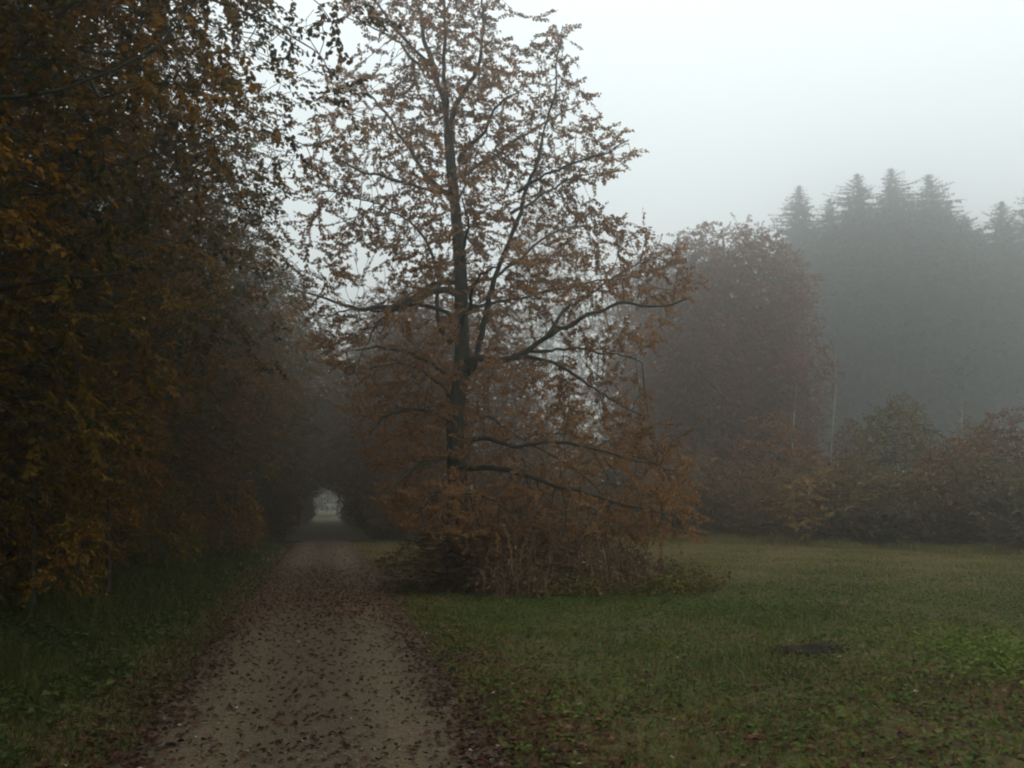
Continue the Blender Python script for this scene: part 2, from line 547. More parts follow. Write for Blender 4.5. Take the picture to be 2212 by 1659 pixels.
# ------------------------------------------------------------------ the oak
OD = 17.5
def PD(u, v, d=0.0):
    return P(u, v, OD + d)
px = OD / FOC
oak_base = P(990, 1250, OD); oak_base[2] = float(gz(oak_base[0], oak_base[1])) - .05
trunk_pts = [oak_base, PD(989, 1150), PD(988, 1031), PD(983, 909), PD(997, 796), PD(997, 683), PD(995, 588), PD(986, 478), PD(972, 331), PD(968, 279)]
trunk_rad = np.array([38, 25, 21, 18.5, 16.5, 15, 14, 12.5, 11, 10]) * px
limbs = [  # (points (u, v, depth), start and end radius in frame pixels)
    ([(968, 279, 0), (957, 220, .1), (935, 154, .2), (913, 73, .3), (898, 7, .4), (880, -80, .5), (870, -150, .5)], 8, 2),
    ([(950, 195, .1), (927, 147, -.1), (876, 92, -.3), (832, 33, -.5), (780, -20, -.7)], 5.5, 1.5),
    ([(925, 150, .0), (890, 125, .2), (845, 80, .5), (800, 55, .7), (750, 30, .8)], 4, 1.3),
    ([(970, 290, 0), (984, 225, -.2), (1000, 190, -.3), (1022, 155, -.5), (1034, 110, -.6), (1040, 37, -.6), (1046, -60, -.6)], 7, 2),
    ([(965, 255, 0), (958, 180, -.2), (956, 110, -.4), (952, 37, -.6), (948, -50, -.8)], 6, 2),
    ([(990, 349, 0), (1020, 310, -.3), (1045, 283, -.5), (1062, 250, -.7), (1082, 225, -.9), (1130, 190, -1.2)], 5.5, 1.5),
    ([(994, 380, 0), (1020, 360, .3), (1082, 323, .8), (1137, 283, 1.2), (1190, 255, 1.5), (1250, 230, 1.7)], 6, 1.5),
    ([(1012, 810, 0), (1030, 760, -.2), (1038, 700, -.4), (1049, 622, -.5), (1060, 573, -.6), (1097, 489, -.8), (1119, 415, -.9), (1145, 346, -1.0), (1160, 301, -1.1), (1174, 240, -1.0), (1190, 195, -1.2), (1192, 140, -1.1), (1206, 95, -1.2), (1214, 55, -1.2)], 7.5, .6),
    ([(1119, 415, -.9), (1150, 400, -1.2), (1220, 370, -1.7), (1290, 345, -2.1), (1350, 310, -2.4)], 4, 1.2),
    ([(1105, 460, -.8), (1145, 435, -.2), (1200, 405, .5), (1260, 385, 1.0), (1330, 375, 1.3)], 4, 1.2),
    ([(984, 445, 0), (931, 390, .4), (884, 331, .9), (836, 265, 1.3), (788, 206, 1.6), (745, 175, 1.8)], 6.5, 1.5),
    ([(980, 420, 0), (940, 415, -.5), (870, 395, -1.1), (790, 370, -1.7), (720, 335, -2.1)], 5, 1.5),
    ([(975, 740, 0), (958, 715, .1), (946, 683, .2), (950, 612, .2), (935, 551, .2), (905, 500, .3), (850, 455, .4), (780, 430, .6)], 6.5, 1.5),
    ([(990, 640, 0), (955, 628, -.3), (913, 641, -.6), (866, 655, -1.0), (800, 654, -1.4), (772, 658, -1.6), (715, 641, -1.9), (660, 632, -2.2)], 8.5, 1.6),
    ([(1000, 610, 0), (960, 606, .2), (930, 612, .5), (880, 640, .9), (820, 668, 1.3), (760, 665, 1.7), (700, 690, 2.0)], 6.5, 1.5),
    ([(990, 690, 0), (950, 665, -.2), (903, 650, -.5), (850, 668, -.8), (815, 700, -1.0), (800, 735, -1.1)], 5.5, 1.5),
    ([(866, 655, -1.0), (840, 690, -1.3), (822, 725, -1.4)], 3, 1),
    ([(1000, 625, 0), (1035, 600, .4), (1080, 585, .8), (1140, 540, 1.3), (1210, 500, 1.7), (1290, 490, 2.0)], 5.5, 1.5),
    ([(1005, 785, 0), (1040, 775, -.3), (1077, 777, -.6), (1129, 768, -.9), (1171, 735, -1.1), (1218, 711, -1.3), (1279, 674, -1.5), (1345, 655, -1.7), (1430, 664, -1.9), (1490, 640, -2.1)], 9, 1.4),
    ([(1180, 730, -1.1), (1200, 700, -.8), (1225, 665, -.5), (1270, 640, 0), (1340, 600, .5), (1410, 560, .9)], 5, 1.3),
    ([(1020, 660, 0), (1054, 655, .4), (1124, 643, .9), (1209, 627, 1.3), (1303, 603, 1.6), (1390, 590, 1.9)], 5, 1.3),
    ([(1110, 772, -.8), (1138, 777, -1.1), (1209, 798, -1.6), (1265, 829, -2.0), (1326, 871, -2.4), (1400, 910, -2.8)], 5, 1.2),
    ([(1100, 775, -.7), (1160, 750, -.2), (1240, 745, .3), (1320, 760, .6), (1390, 780, .8)], 4.5, 1.2),
    ([(992, 930, 0), (1020, 915, .2), (1054, 901, .3), (1082, 913, .5), (1105, 935, .7), (1140, 960, .9)], 4, 1.2),
    ([(990, 955, 0), (1025, 947, -.3), (1054, 948, -.5), (1096, 963, -.8), (1150, 962, -1.1), (1218, 960, -1.4), (1279, 979, -1.7), (1350, 1000, -2.0), (1420, 1010, -2.2)], 6.5, 1.3),
    ([(990, 1015, 0), (1030, 1005, -.4), (1101, 1005, -.9), (1148, 1026, -1.2), (1218, 1054, -1.6), (1303, 1073, -2.0), (1373, 1092, -2.3), (1450, 1110, -2.5)], 7, 1.3),
    ([(985, 990, 0), (945, 992, -.6), (905, 1010, -1.2), (868, 1035, -1.8), (840, 1060, -2.1)], 5, 1.2),
    ([(988, 1060, 0), (1000, 1055, -.9), (1020, 1066, -1.7), (1055, 1080, -2.3), (1090, 1098, -2.7)], 5, 1.2),
    ([(985, 1050, 0), (965, 1052, -.8), (935, 1068, -1.7), (905, 1090, -2.3)], 4.5, 1.2),
    ([(985, 870, 0), (950, 830, .4), (900, 800, .9), (840, 790, 1.4), (780, 800, 1.8)], 5, 1.3),
    ([(990, 840, 0), (960, 800, -.5), (900, 760, -1.2), (830, 745, -1.8), (760, 750, -2.3)], 5, 1.3),
    ([(985, 920, 0), (940, 890, -.5), (880, 880, -1.0), (820, 900, -1.5), (790, 940, -1.8)], 5, 1.3),
    ([(995, 560, 0), (1000, 520, -1.0), (1010, 480, -1.9), (1000, 430, -2.8)], 5, 1.3),
    ([(985, 480, 0), (990, 440, 1.0), (1010, 400, 2.0), (1030, 350, 2.8)], 5, 1.3),
    ([(995, 700, 0), (1010, 660, -1.0), (1040, 600, -2.1), (1090, 560, -3.0)], 5.5, 1.3),
]
oak = thing("oak_tree", "tall lone oak with russet leaves and mossy spreading limbs beside the gravel path", "tree", oak_base)
ob = np.array(oak_base)
tp, tr_ = catmull(trunk_pts, trunk_rad, .12)
tr_ = tr_ * (1 + .5 * np.exp(-np.maximum(tp[:, 2] - ob[2], 0) / .3))
v, f = tube(tp, tr_, 14, 3, .05)
obj("trunk", mesh("oak_trunk", v - ob, f, M["oak_bark"], True), oak)
seedp, seedr = [tp[8:]], [tr_[8:]]
for k, (pl, r0, r1) in enumerate(limbs):
    pts = np.array([PD(*q) for q in pl])
    cp, cr = catmull(pts, np.linspace(r0, r1, len(pts)) * px, .14)
    g = rng(100 + k)
    jit = np.cumsum(g.normal(size=cp.shape) * .02, 0); jit -= np.linspace(0, 1, len(cp))[:, None] * jit[-1] * .5; jit[0] = 0
    cp = cp + jit
    v, f = tube(cp, cr, 7, k, .1)
    obj("limb", mesh("oak_limb", v - ob, f, M["oak_bark"], True), oak)
    seedp.append(cp); seedr.append(cr)

rows = [(-160, 850, 1050), (-50, 720, 1080), (0, 715, 1100), (20, 725, 1190), (35, 735, 1232), (60, 745, 1236), (100, 780, 1242), (150, 700, 1250), (200, 695, 1285), (250, 690, 1295), (300, 670, 1375), (350, 650, 1375),
        (400, 650, 1310), (450, 640, 1305), (500, 640, 1420), (550, 640, 1490), (600, 640, 1525), (650, 640, 1500), (700, 660, 1425), (750, 670, 1400), (800, 720, 1405), (850, 750, 1385),
        (900, 750, 1400), (950, 770, 1450), (1000, 800, 1490), (1050, 830, 1515), (1100, 840, 1525), (1150, 870, 1510), (1195, 980, 1440)]
rv = np.array([r[0] for r in rows], float); rl = np.array([r[1] for r in rows], float); rh = np.array([r[2] for r in rows], float)
def oak_weight(u, v):
    w_ = np.where(v < 380, .95, .66)
    w_ = np.where((v < 90) & (u > 1085) & (u < 1175), 0, w_)
    w_ = np.where((v < 110) & (u > 1180), 1.0, w_)
    w_ = np.where((v < 30 + np.abs(u - 1212) * 1.2) & (u > 1175) & (v < 90), 0, w_)
    w_ = np.where((v > 30) & (v < 140) & (u < 860) & (v > 30 + (u - 740) * .6), .08, w_)
    w_ = np.where((v > 110) & (v < 200) & (u > 780) & (u < 850), .1, w_)
    w_ = np.where((v > 360) & (v < 520) & (u > 650) & (u < 1060), .95, w_)
    w_ = np.where((v > 460) & (v < 640) & (u > 1100), .95, w_)
    w_ = np.where((v > 560) & (v < 760) & (u < 960), .45, w_)
    w_ = np.where((v > 640) & (v < 800) & (u > 1020), .42, w_)
    w_ = np.where((v > 790) & (v < 900) & (u > 1010), .22, w_)
    w_ = np.where((v > 690) & (v < 1000) & (u < 970), .75, w_)
    w_ = np.where((v > 880) & (u > 1200) & (v < 1180), .95, w_)
    w_ = np.where((v > 930) & (v < 1040) & (u > 1010) & (u < 1200), .25, w_)
    w_ = np.where((v > 1030) & (u < 1200), 1.0, w_)
    return w_
g = rng(11)
n = 30000
V = g.uniform(-160, 1195, n)
lo, hi = np.interp(V, rv, rl), np.interp(V, rv, rh)
U = lo + (hi - lo) * g.uniform(0, 1, n)
uc, hw = (lo + hi) / 2, (hi - lo) / 2
dep = np.sqrt(np.clip(1 - ((U - uc) / hw) ** 2, 0, 1)) * hw * px * .72
D_ = g.uniform(-1, 1, n) * dep
D_ = np.where((V > 1030) & (U < 1250), -np.abs(D_) * .9 - .2, D_)
clump = .5 + .5 * wob(U / 60 + D_ * .6, V / 60 - D_ * .5, 1.0, 3)
keep = g.uniform(0, 1, n) < oak_weight(U, V) * (.18 + 1.0 * clump ** 1.5) * .52
U, V, D_ = U[keep], V[keep], D_[keep]
att = np.array([PD(u, v, d) for u, v, d in zip(U, V, D_)])
g = rng(13)
for (bu, bv, bd, ru, rv_, rd, nb) in [(925, 1105, -1.9, 85, 55, .7, 380), (1045, 1080, -2.2, 100, 55, .7, 420), (1130, 1120, -2.1, 90, 50, .6, 240), (1290, 1110, -1.9, 120, 55, .8, 420), (1430, 1085, -2.1, 85, 85, .7, 400),
                                      (1395, 960, -1.9, 90, 60, .6, 330), (870, 1085, -1.6, 55, 55, .6, 220), (1000, 1140, -2.3, 130, 38, .5, 210), (1200, 1160, -2.0, 110, 30, .5, 110), (880, 900, -.8, 90, 90, .9, 300)]:
    q = unit(g.normal(size=(nb, 3))) * g.uniform(0, 1, (nb, 1)) ** .4
    att = np.vstack([att, [PD(bu + a * ru, bv + b * rv_, bd + c * rd) for a, b, c in q]])
sp_ = np.vstack(seedp); sr_ = np.concatenate(seedr)
pts, par = grow(sp_, np.full(len(sp_), -1), att, 2.6, .26, .17, 140, 4)
ns = len(sp_)
r_, hg = radii(par, ns, .0042, 2.3)
r_ = np.minimum(r_, .03)
e = np.arange(ns, len(pts))
v, f = segs(pts[par[e]], pts[e], np.where(par[e] < ns, np.minimum(sr_[np.minimum(par[e], ns - 1)] * .8, r_[e] * 1.15), r_[np.maximum(par[e], 0)]), r_[e], 4)
obj("twig", mesh("oak_twig", v - ob, f, M["twig"]), oak, kind="stuff")
dirs = node_dirs(pts, par)
tips = e[hg[e] <= 5]
g = rng(12)
tips = tips[g.uniform(size=len(tips)) < .9]
print("oak nodes", len(pts), "tips", len(tips), "attr", len(att))
v, f, ti = sprays(pts[tips], dirs[tips], 32, .36, .064, .047, g, "oak", .35, .55, simple=True, droop=.1)
obj("foliage", mesh("oak_foliage", v - ob, f, M["oak_leaf"], tint=ti), oak, kind="stuff")

# ------------------------------------------------------------------ beech and other broadleaved trees
def broadleaf(name, label, cat, seed, H, crown, n_att, leaf, m_leaf, mats, trunk_r, step=.22, kill=.3, span=.34, simple=False, lean=.3, top=.9, flat=.75, leafy=1.0, limb_parts=6, group=None, droop=.15, hmax=2, tint_scale=.5, layer=0.0, ragged=.18):
    """crown: list of (height share, radius)."""
    g = rng(seed)
    root = thing(name, label, cat, (0, 0, 0), group)
    hz = np.linspace(0, top, 8) * H
    tp = np.stack([lean * (hz / H) ** 1.5 * math.cos(seed) + .05 * g.normal(size=8) * (hz / H), lean * (hz / H) ** 1.5 * math.sin(seed) + .05 * g.normal(size=8) * (hz / H), hz - .05], 1)
    tp, trd = catmull(tp, np.linspace(1, .12, 8) * trunk_r, max(.2, H / 60))
    trd = trd * (1 + .6 * np.exp(-tp[:, 2] / .25))
    v, f = tube(tp, trd, 9, seed, .05)
    obj("trunk", mesh(name + "_trunk", v, f, mats[1], True), root)
    ch = np.array([c[0] for c in crown]) * H; cr = np.array([c[1] for c in crown])
    n = int(n_att * (3 + 5 * layer))
    z = g.uniform(ch[0], ch[-1], n)
    ang = g.uniform(0, 2 * np.pi, n)
    rad = np.interp(z, ch, cr) * (1 + ragged * wob(np.cos(ang) * 2 + z * .35, np.sin(ang) * 2 + z * .3, 1.2, seed) + ragged * .7 * wob(np.cos(ang) * 4 + z * .9, np.sin(ang) * 4 - z * .8, 1.3, seed + 2))
    rr = rad * np.sqrt(g.uniform(0.08, 1, n))
    cl = .5 + .5 * wob(rr * np.cos(ang) * .8 + z * .5, rr * np.sin(ang) * .8 - z * .9, .9, seed * .7)
    lay_ = .5 + .5 * np.cos(2 * np.pi * ((z + .25 * rr) / 1.0 + .22 * wob(np.cos(ang), np.sin(ang), 2.2, seed)))
    keep = g.uniform(size=n) < (rad / cr.max()) * (.2 + cl) * (1 - layer + layer * lay_ ** 1.5)
    idx = np.where(keep)[0][:n_att]
    tx = np.interp(z, tp[:, 2], tp[:, 0]); ty = np.interp(z, tp[:, 2], tp[:, 1])
    att = np.stack([tx + rr * np.cos(ang), ty + rr * np.sin(ang), z], 1)[idx]
    s0 = tp[tp[:, 2] > ch[0] * .6 + .1]
    pts, par = grow(s0, np.full(len(s0), -1), att, 4.5, kill, step, 90, seed, droop=droop)
    ns = len(s0)
    r_, hg = radii(par, ns, .0045 if not simple else .008, 2.35)
    r_ = np.minimum(r_, trunk_r * .4)
    e = np.arange(ns, len(pts))
    rp = np.where(par[e] < ns, r_[e] * 1.2, r_[np.maximum(par[e], 0)])
    # which first-order bough each node hangs on
    top_of = np.full(len(pts), -1)
    size = np.ones(len(pts), int)
    for i_ in e:
        top_of[i_] = i_ if par[i_] < ns else top_of[par[i_]]
    for i_ in e[::-1]:
        if par[i_] >= ns:
            size[par[i_]] += size[i_]
    firsts = e[par[e] < ns]
    big = firsts[np.argsort(-size[firsts])][:limb_parts]
    rest = np.ones(len(e), bool)
    for b in big:
        sel = (top_of[e] == b) & (hg[e] > 3)
        if sel.sum() < 3:
            continue
        q = e[sel]
        v, f = segs(pts[par[q]], pts[q], rp[sel], r_[q], 6)
        obj("limb", mesh(name + "_limb", v, f, mats[1], True), root)
        rest &= ~sel
    q = e[rest]
    v, f = segs(pts[par[q]], pts[q], rp[rest], r_[q], 3)
    obj("twig", mesh(name + "_twig", v, f, mats[2]), root, kind="stuff")
    tips = e[hg[e] <= hmax]
    tips = tips[g.uniform(size=len(tips)) < leafy]
    d = node_dirs(pts, par)
    if layer > 0:
        tips = tips[np.abs(d[tips, 2]) < .85]
    v, f, ti = sprays(pts[tips], d[tips], m_leaf, span, leaf[0], leaf[1], g, "beech", flat, tint_scale, simple)
    obj("foliage", mesh(name + "_foliage", v, f, mats[0], tint=ti), root, kind="stuff")
    print(name, "nodes", len(pts), "tips", len(tips), "tris", len(f) * 2)
    return root

def place(root, x, y, s, rz, col=(1, 1, 1), sz=None, z=None):
    root.location = (x, y, float(gz(x, y)) if z is None else z)
    root.rotation_euler = (0, 0, rz)
    root.scale = (s, s, sz if sz else s)
    recolor(root, col)

BM = (M["beech_leaf"], M["beech_bark"], M["twig"])
edge_crown = [(.03, 1.6), (.12, 2.9), (.3, 4.0), (.5, 4.9), (.66, 4.7), (.84, 3.2), (1, .5)]
beech = [broadleaf("beech_tree", "-", "tree", 21 + k, 13.5 + k, edge_crown, 7500, (.080, .055), 17, BM, .17, kill=.24, limb_parts=7, leafy=.95, hmax=3, layer=.7, ragged=.28, droop=.05, flat=.93, span=.42, tint_scale=.8) for k in range(2)]
FMT = (M["far_leaf"], M["beech_bark"], M["twig"])
far_crown = [(.04, 2.2), (.15, 3.6), (.42, 4.4), (.68, 4.0), (.88, 2.5), (1, .6)]
fart = [broadleaf("broadleaf_tree", "-", "tree", 41 + k, 16, far_crown, 5000, (.14, .10), 15, FMT, .2, .3, .38, .5, True, limb_parts=5, flat=.45, hmax=3, ragged=.28) for k in range(2)]
arch_crown = [(.13, 2.2), (.22, 4.2), (.5, 4.7), (.75, 3.8), (.92, 2.2), (1, .6)]
arch = broadleaf("arching_tree", "-", "tree", 47, 16, arch_crown, 4200, (.14, .10), 12, FMT, .2, .3, .38, .5, True, limb_parts=5, flat=.45, hmax=3, ragged=.2)
bare_crown = [(.05, 2.2), (.25, 3.3), (.55, 3.9), (.82, 3.7), (.95, 2.6), (1, 1.5)]
baret = broadleaf("thinning_tree", "-", "tree", 51, 17, bare_crown, 7500, (.13, .09), 14, FMT, .2, .3, .32, .45, True, limb_parts=6, flat=.35, leafy=.95, droop=-.1, ragged=.46, hmax=3)
SHM = (M["far_leaf"], M["twig"], M["twig"])
sh_crown = [(.02, .9), (.2, 1.5), (.5, 1.7), (.8, 1.2), (1, .35)]
shrub = [broadleaf("hedge_shrub", "-", "shrub", 61 + k, 3.6, sh_crown, 1500, (.10, .07), 10, SHM, .035, .16, .2, .3, True, limb_parts=3, flat=.4, droop=-.1, hmax=3, ragged=.34) for k in range(2)]
sap_crown = [(.10, .9), (.3, 1.25), (.6, 1.0), (.85, .55), (1, .1)]
sap = broadleaf("beech_sapling", "-", "sapling", 71, 3.4, sap_crown, 900, (.085, .056), 10, BM, .045, .15, .16, .3, limb_parts=5, flat=.88, droop=.0)

sap2 = broadleaf("slim_sapling", "-", "sapling", 73, 4.6, [(.32, .5), (.5, 1.2), (.75, .8), (1, .1)], 420, (.08, .055), 9, (M["beech_leaf"], M["twig"], M["twig"]), .05, .15, .2, .3, limb_parts=4, flat=.9, droop=.1)
used = {}
def put(proto, label, x, y, s, rz, col, sz=None, group=None):
    key = proto.name
    if key not in used:
        used[key] = 1; r = proto; r["label"] = label
        if group:
            r["group"] = group
    else:
        r = dup(proto, label, group)
    place(r, x, y, s, rz, col, sz)
    return r

G1 = "beeches along the left side of the path"
OC, OL, RD, DK = (.98, .86, .58), (.42, .62, .45), (.9, .62, .5), (.34, .42, .38)
row1 = [  # y, offset from path centre, scale, colour, variant, label
    (5.6, -5.4, .92, OC, 0, "nearest beech of the wood edge, ochre leaves filling the top corner of the view"),
    (8.8, -5.1, .95, (.68, .7, .5), 1, "second beech from the camera, holding the long leafy twig over the path"),
    (12.2, -5.7, .98, OC, 2, "third beech of the wood edge, golden brown and layered, behind the long twig's tree"),
    (16.0, -6.3, 1.0, OC, 0, "fourth beech of the wood edge, level with the lone oak across the path"),
    (20.5, -6.1, 1.0, OL, 1, "dull green beech of the wood edge just past the lone oak"),
    (25.5, -5.6, .95, RD, 2, "reddish brown beech left of the path before the brow"),
    (31.0, -5.2, .95, OC, 0, "ochre beech standing left of the path right at the brow"),
    (37.5, -4.7, .95, OL, 1, "olive brown beech left of the path just beyond the brow"),
    (45.0, -4.4, .95, OC, 2, "beech arching over the left of the path inside the dark tunnel mouth"),
]
for k, (y, o_, s, c, vnt, lab) in enumerate(row1):
    put(beech[vnt % 2], lab, SL * y + C0 + o_ / CA, y, s, 1.3 * k + .4, c, group=G1)
far_rows = []
for k, y in enumerate((53, 62, 72, 83, 95)):
    far_rows.append((y, -3.9 - max(0, y - 60) * .012, "tunnel tree on the left of the path, dim and far beyond the brow"))
for k, y in enumerate((36, 42, 49, 57, 66, 76, 87, 98)):
    far_rows.append((y, (3.8 + max(0, y - 60) * .012) if y > 40 else 5.0, "tunnel tree on the right of the path, dim and far beyond the brow" if y > 45 else "dark leafy tree right of the path behind the oak, %s" % ("first past the brow" if y < 40 else "second past the brow")))
for k, (y, o_, lab) in enumerate(far_rows):
    s = .74 if (o_ > 0 and y < 50) else 1.05
    put(arch if y > 50 else fart[k % 2], lab, SL * y + C0 + o_ / CA, y, s, 2.1 * k, [(.85, .8, .7), (.7, .72, .6), (.95, .75, .65)][k % 3], group="trees lining the tunnel of the path")
for k, y in enumerate(np.arange(40, 112, 4.0)):
    for sd in (-1, 1):
        put(shrub[k % 2], "dim shrub crowding the path's edge inside the tunnel", SL * y + C0 + sd * (3.0 - .006 * max(0, y - 60) + .3 * math.sin(y * 1.7 + sd)) / CA, y, .74, y * 1.3, (.75, .72, .6), sz=.88, group="shrubs along the tunnel of the path")
for k in range(9):
    put(fart[k % 2], "faint grey tree far off beyond the end of the path tunnel", SL * 158 - 29.5 + 6.5 * k, 158 + 7 * math.sin(k * 2.3), 1.25, k * 1.9, (.8, .75, .65), group="far trees beyond the tunnel")
# the wood behind the edge
g = rng(77)
deep = 0
for row, oo in enumerate((-10.5, -16.0, -22.5, -30)):
    for y in np.arange(4 + 2 * (row % 2), 100, 5.2 + row * 1.6):
        yy_ = y + g.normal() * .7
        xx_ = SL * yy_ + C0 + oo + g.normal() * .9
        put(beech[deep % 2] if row == 0 and yy_ < 45 else fart[deep % 2], "shaded tree standing deep in the wood behind the beeches of its edge", xx_, yy_, g.uniform(.9, 1.15), g.uniform(0, 6.3), [OL, DK, RD, OC][deep % 4], group="trees deep in the left wood")
        deep += 1
# saplings and low brush along the wood edge
SG = "saplings along the wood edge"
for k, (x, y, s, c, lab) in enumerate([
    (P(235, 1240, 13.5)[0], 13.5, .8, (1.2, .85, .6), "slim beech sapling with a bare lower stem and rust leaves at the verge"),
    (P(70, 1300, 11.5)[0], 11.5, .78, (1.1, 1.0, .75), "bushy ochre sapling at the very left of the verge"),
    (P(330, 1240, 18.5)[0], 18.5, .75, (.9, .95, .75), "olive sapling in front of the wood beyond the bare stemmed one"),
    (P(500, 1230, 24)[0], 24, .7, (1.0, .8, .7), "reddish sapling leaning out before the brow of the path"),
    (P(170, 1270, 16)[0], 16, .85, (.8, .7, .6), "dark sapling set back between the bare stemmed and the ochre one"),
]):
    put(sap2 if k == 0 else sap, lab, x, y, s, k * 1.1, c, group=SG)
shn = 0
for y in np.arange(9, 60, 3.2):
    put(shrub[shn % 2], "low dark brush plant filling in under the wood edge", SL * y + C0 - 7.0 + .8 * math.sin(y * 3), y, .62 + .15 * math.sin(y * 5), y, (.6, .62, .5), group="brush under the wood edge")
    shn += 1
# the wood across the path and the tree line behind the meadow
def base_u(u, D):
    return float(P(u, 1100, D)[0])
TL = "trees behind the meadow"
back = [  # u, depth, top v, colour, tree, width factor, label
    (1480, 56, 525, (1.25, .84, .66), 2, .95, "thinning brown tree at the tree line, closest to the oak's drooping tips"),
    (1590, 57, 488, (1.25, .82, .64), 2, 1.0, "tallest thinning brown tree at the tree line with a ragged top"),
    (1665, 60, 528, (1.3, .80, .62), 2, .72, "thinning brown tree at the tree line touching the misty spruces"),
    (1545, 67, 560, (1.0, .80, .70), 2, 1.0, "thinning brown tree standing behind the gap between the ragged brown crowns"),
    (1640, 70, 520, (1.05, .78, .68), 2, .85, "thinning brown tree half hidden between the tallest ragged crown and the spruces"),
    (1395, 72, 575, (1.0, .76, .68), 2, .8, "hazy brown tree straight behind the oak's outermost upper twigs"),
    (1440, 66, 600, (1.0, .78, .68), 1, .9, "hazy brown tree set back behind the outermost twigs of the oak"),
    (1530, 52, 690, (1.0, .74, .64), 0, .85, "dense russet brown tree below the two ragged crowns of the tree line"),
    (1690, 54, 760, (1.0, .72, .62), 1, .8, "dense brown tree in front of the misty spruces' first trunk"),
    (1420, 54, 800, (.9, .8, .65), 1, .75, "low brown tree peeping out behind the oak's outer limb"),
    (1220, 36, 835, (1.55, 1.25, .8), 0, .6, "small ochre tree behind the oak's bare lower limbs"),
    (1330, 40, 900, (.8, .85, .65), 1, .7, "small olive tree behind the oak's lowest limbs"),
    (1110, 42, 800, (.95, .75, .62), 1, .7, "brown tree directly behind the oak trunk's right flank"),
    (900, 44, 700, (.95, .72, .66), 0, .8, "brown tree seen through the oak's left side above the path tunnel"),
    (868, 56, 640, (1.0, .8, .75), 1, .85, "hazy pinkish brown tree rising over the path tunnel"),
    (960, 60, 610, (1.0, .8, .75), 0, .85, "hazy brown tree showing through the oak beside its trunk"),
    (1050, 63, 660, (1.0, .8, .75), 1, .8, "hazy brown tree showing between the oak's twin stems"),
    (1960, 42, 845, (.95, 1.1, .72), 0, .62, "round olive tree standing out of the hedge under the misty spruces"),
    (2110, 46, 900, (.8, .9, .7), 1, .6, "dull olive tree near the hedge's darker end"),
    (1840, 44, 905, (1.1, .75, .62), 1, .5, "small reddish tree just left of the round olive one in the hedge"),
]
for k, (u, D, tv, c, kind, wf, lab) in enumerate(back):
    proto, H = (fart[kind], 16) if kind < 2 else (baret, 17)
    x = base_u(u, D); h = P(u, tv, D)[2] - float(gz(x, D))
    s = h / H
    put(proto, lab, x, D, max(s, .55) * wf if s < .7 else s * wf, 1.7 * k, c, sz=s, group=TL)

# slim pale stems in front of the spruces
def slim(label, u, D, top_v, r, col):
    root = thing("slender_tree", label, "tree", (0, 0, 0), "slender pale stemmed trees")
    x = base_u(u, D); h = P(u, top_v, D)[2]
    g = rng(int(u))
    zz = np.linspace(0, h, 9)
    tp = np.stack([.22 * np.sin(zz * .45 + u), .2 * np.cos(zz * .4), zz], 1)
    cp, cr = catmull(tp, np.linspace(r, r * .25, 9), .4)
    v, f = tube(cp, cr, 7, int(u), .04)
    obj("trunk", mesh("slender_trunk", v, f, M["pale_bark"], True), root)
    n = 14
    b0 = np.stack([np.interp(q := g.uniform(h * .62, h, n), zz, tp[:, 0]), np.interp(q, zz, tp[:, 1]), q], 1)
    d = unit(np.stack([g.normal(size=n), g.normal(size=n), np.abs(g.normal(size=n)) * .8 + .3], 1))
    b1 = b0 + d * g.uniform(.5, 1.3, (n, 1))
    v, f = segs(b0, b1, np.full(n, .012), np.full(n, .004), 3)
    obj("twig", mesh("slender_twig", v, f, M["twig"]), root, kind="stuff")
    place(root, x, D, 1, 0, col)
slim("slender pale stem against the dark gap beside the dense brown tree", 1725, 41, 820, .075, (1, .8, .7))
slim("slender pale stem rising highest in front of the misty spruces", 1807, 43, 740, .06, (.9, .9, .7))
slim("slender pale stem near the round olive tree's far flank", 2095, 44, 760, .055, (.9, .9, .7))

# hedge of shrubs along the meadow
HG = "shrubs of the hedge along the meadow"
hedge = [(1470, 37.5, 1000, (.8, .7, .6)), (1545, 36.5, 1010, (.75, .66, .55)), (1625, 35.5, 985, (.95, .74, .6)), (1700, 34.5, 990, (1.0, .8, .65)), (1785, 33, 1020, (1.5, 1.25, .7)),
         (1850, 32.5, 1000, (.75, .72, .55)), (1915, 31.5, 990, (.85, .85, .6)), (1990, 30.5, 985, (.8, .8, .6)), (2070, 29.5, 975, (1.0, .78, .64)), (2140, 28.8, 985, (.7, .75, .55)), (2215, 28, 970, (.7, .74, .6)), (2300, 27, 960, (.8, .74, .6)), (2400, 26, 960, (.8, .74, .6)),
         (1390, 38.5, 1020, (.7, .72, .55)), (1310, 39, 1040, (.6, .7, .5)), (1230, 39.5, 1020, (.9, .76, .55)), (1150, 40, 1030, (.8, .7, .55)), (1080, 40, 1040, (.7, .7, .55))]
hl = ["dark shrub at the hedge's near oak end behind the drooping tips", "dull brown shrub second along the open hedge from the oak", "russet topped shrub under the dense russet tree", "rusty brown shrub below the slender pale stem",
      "brightest shrub of the hedge, yellow ochre leaved", "dark shrub just right of the yellow ochre one", "olive shrub below the round olive tree", "dull green shrub past the round olive tree",
      "reddish brown shrub in the hedge near the slim far stem", "dark olive shrub second from the hedge's cut off end", "dark shrub where the hedge leaves the picture", "hedge shrub just past the one that the edge of the picture cuts through", "hedge shrub two past the one that the edge of the picture cuts through",
      "dark shrub seen under the oak's outermost low limb", "greenest dark shrub seen under the oak's low limbs", "ochre brown shrub seen through the oak's bare low limbs", "brown shrub low behind the oak's trunk, to its right", "shrub hidden behind the oak's own low foliage"]
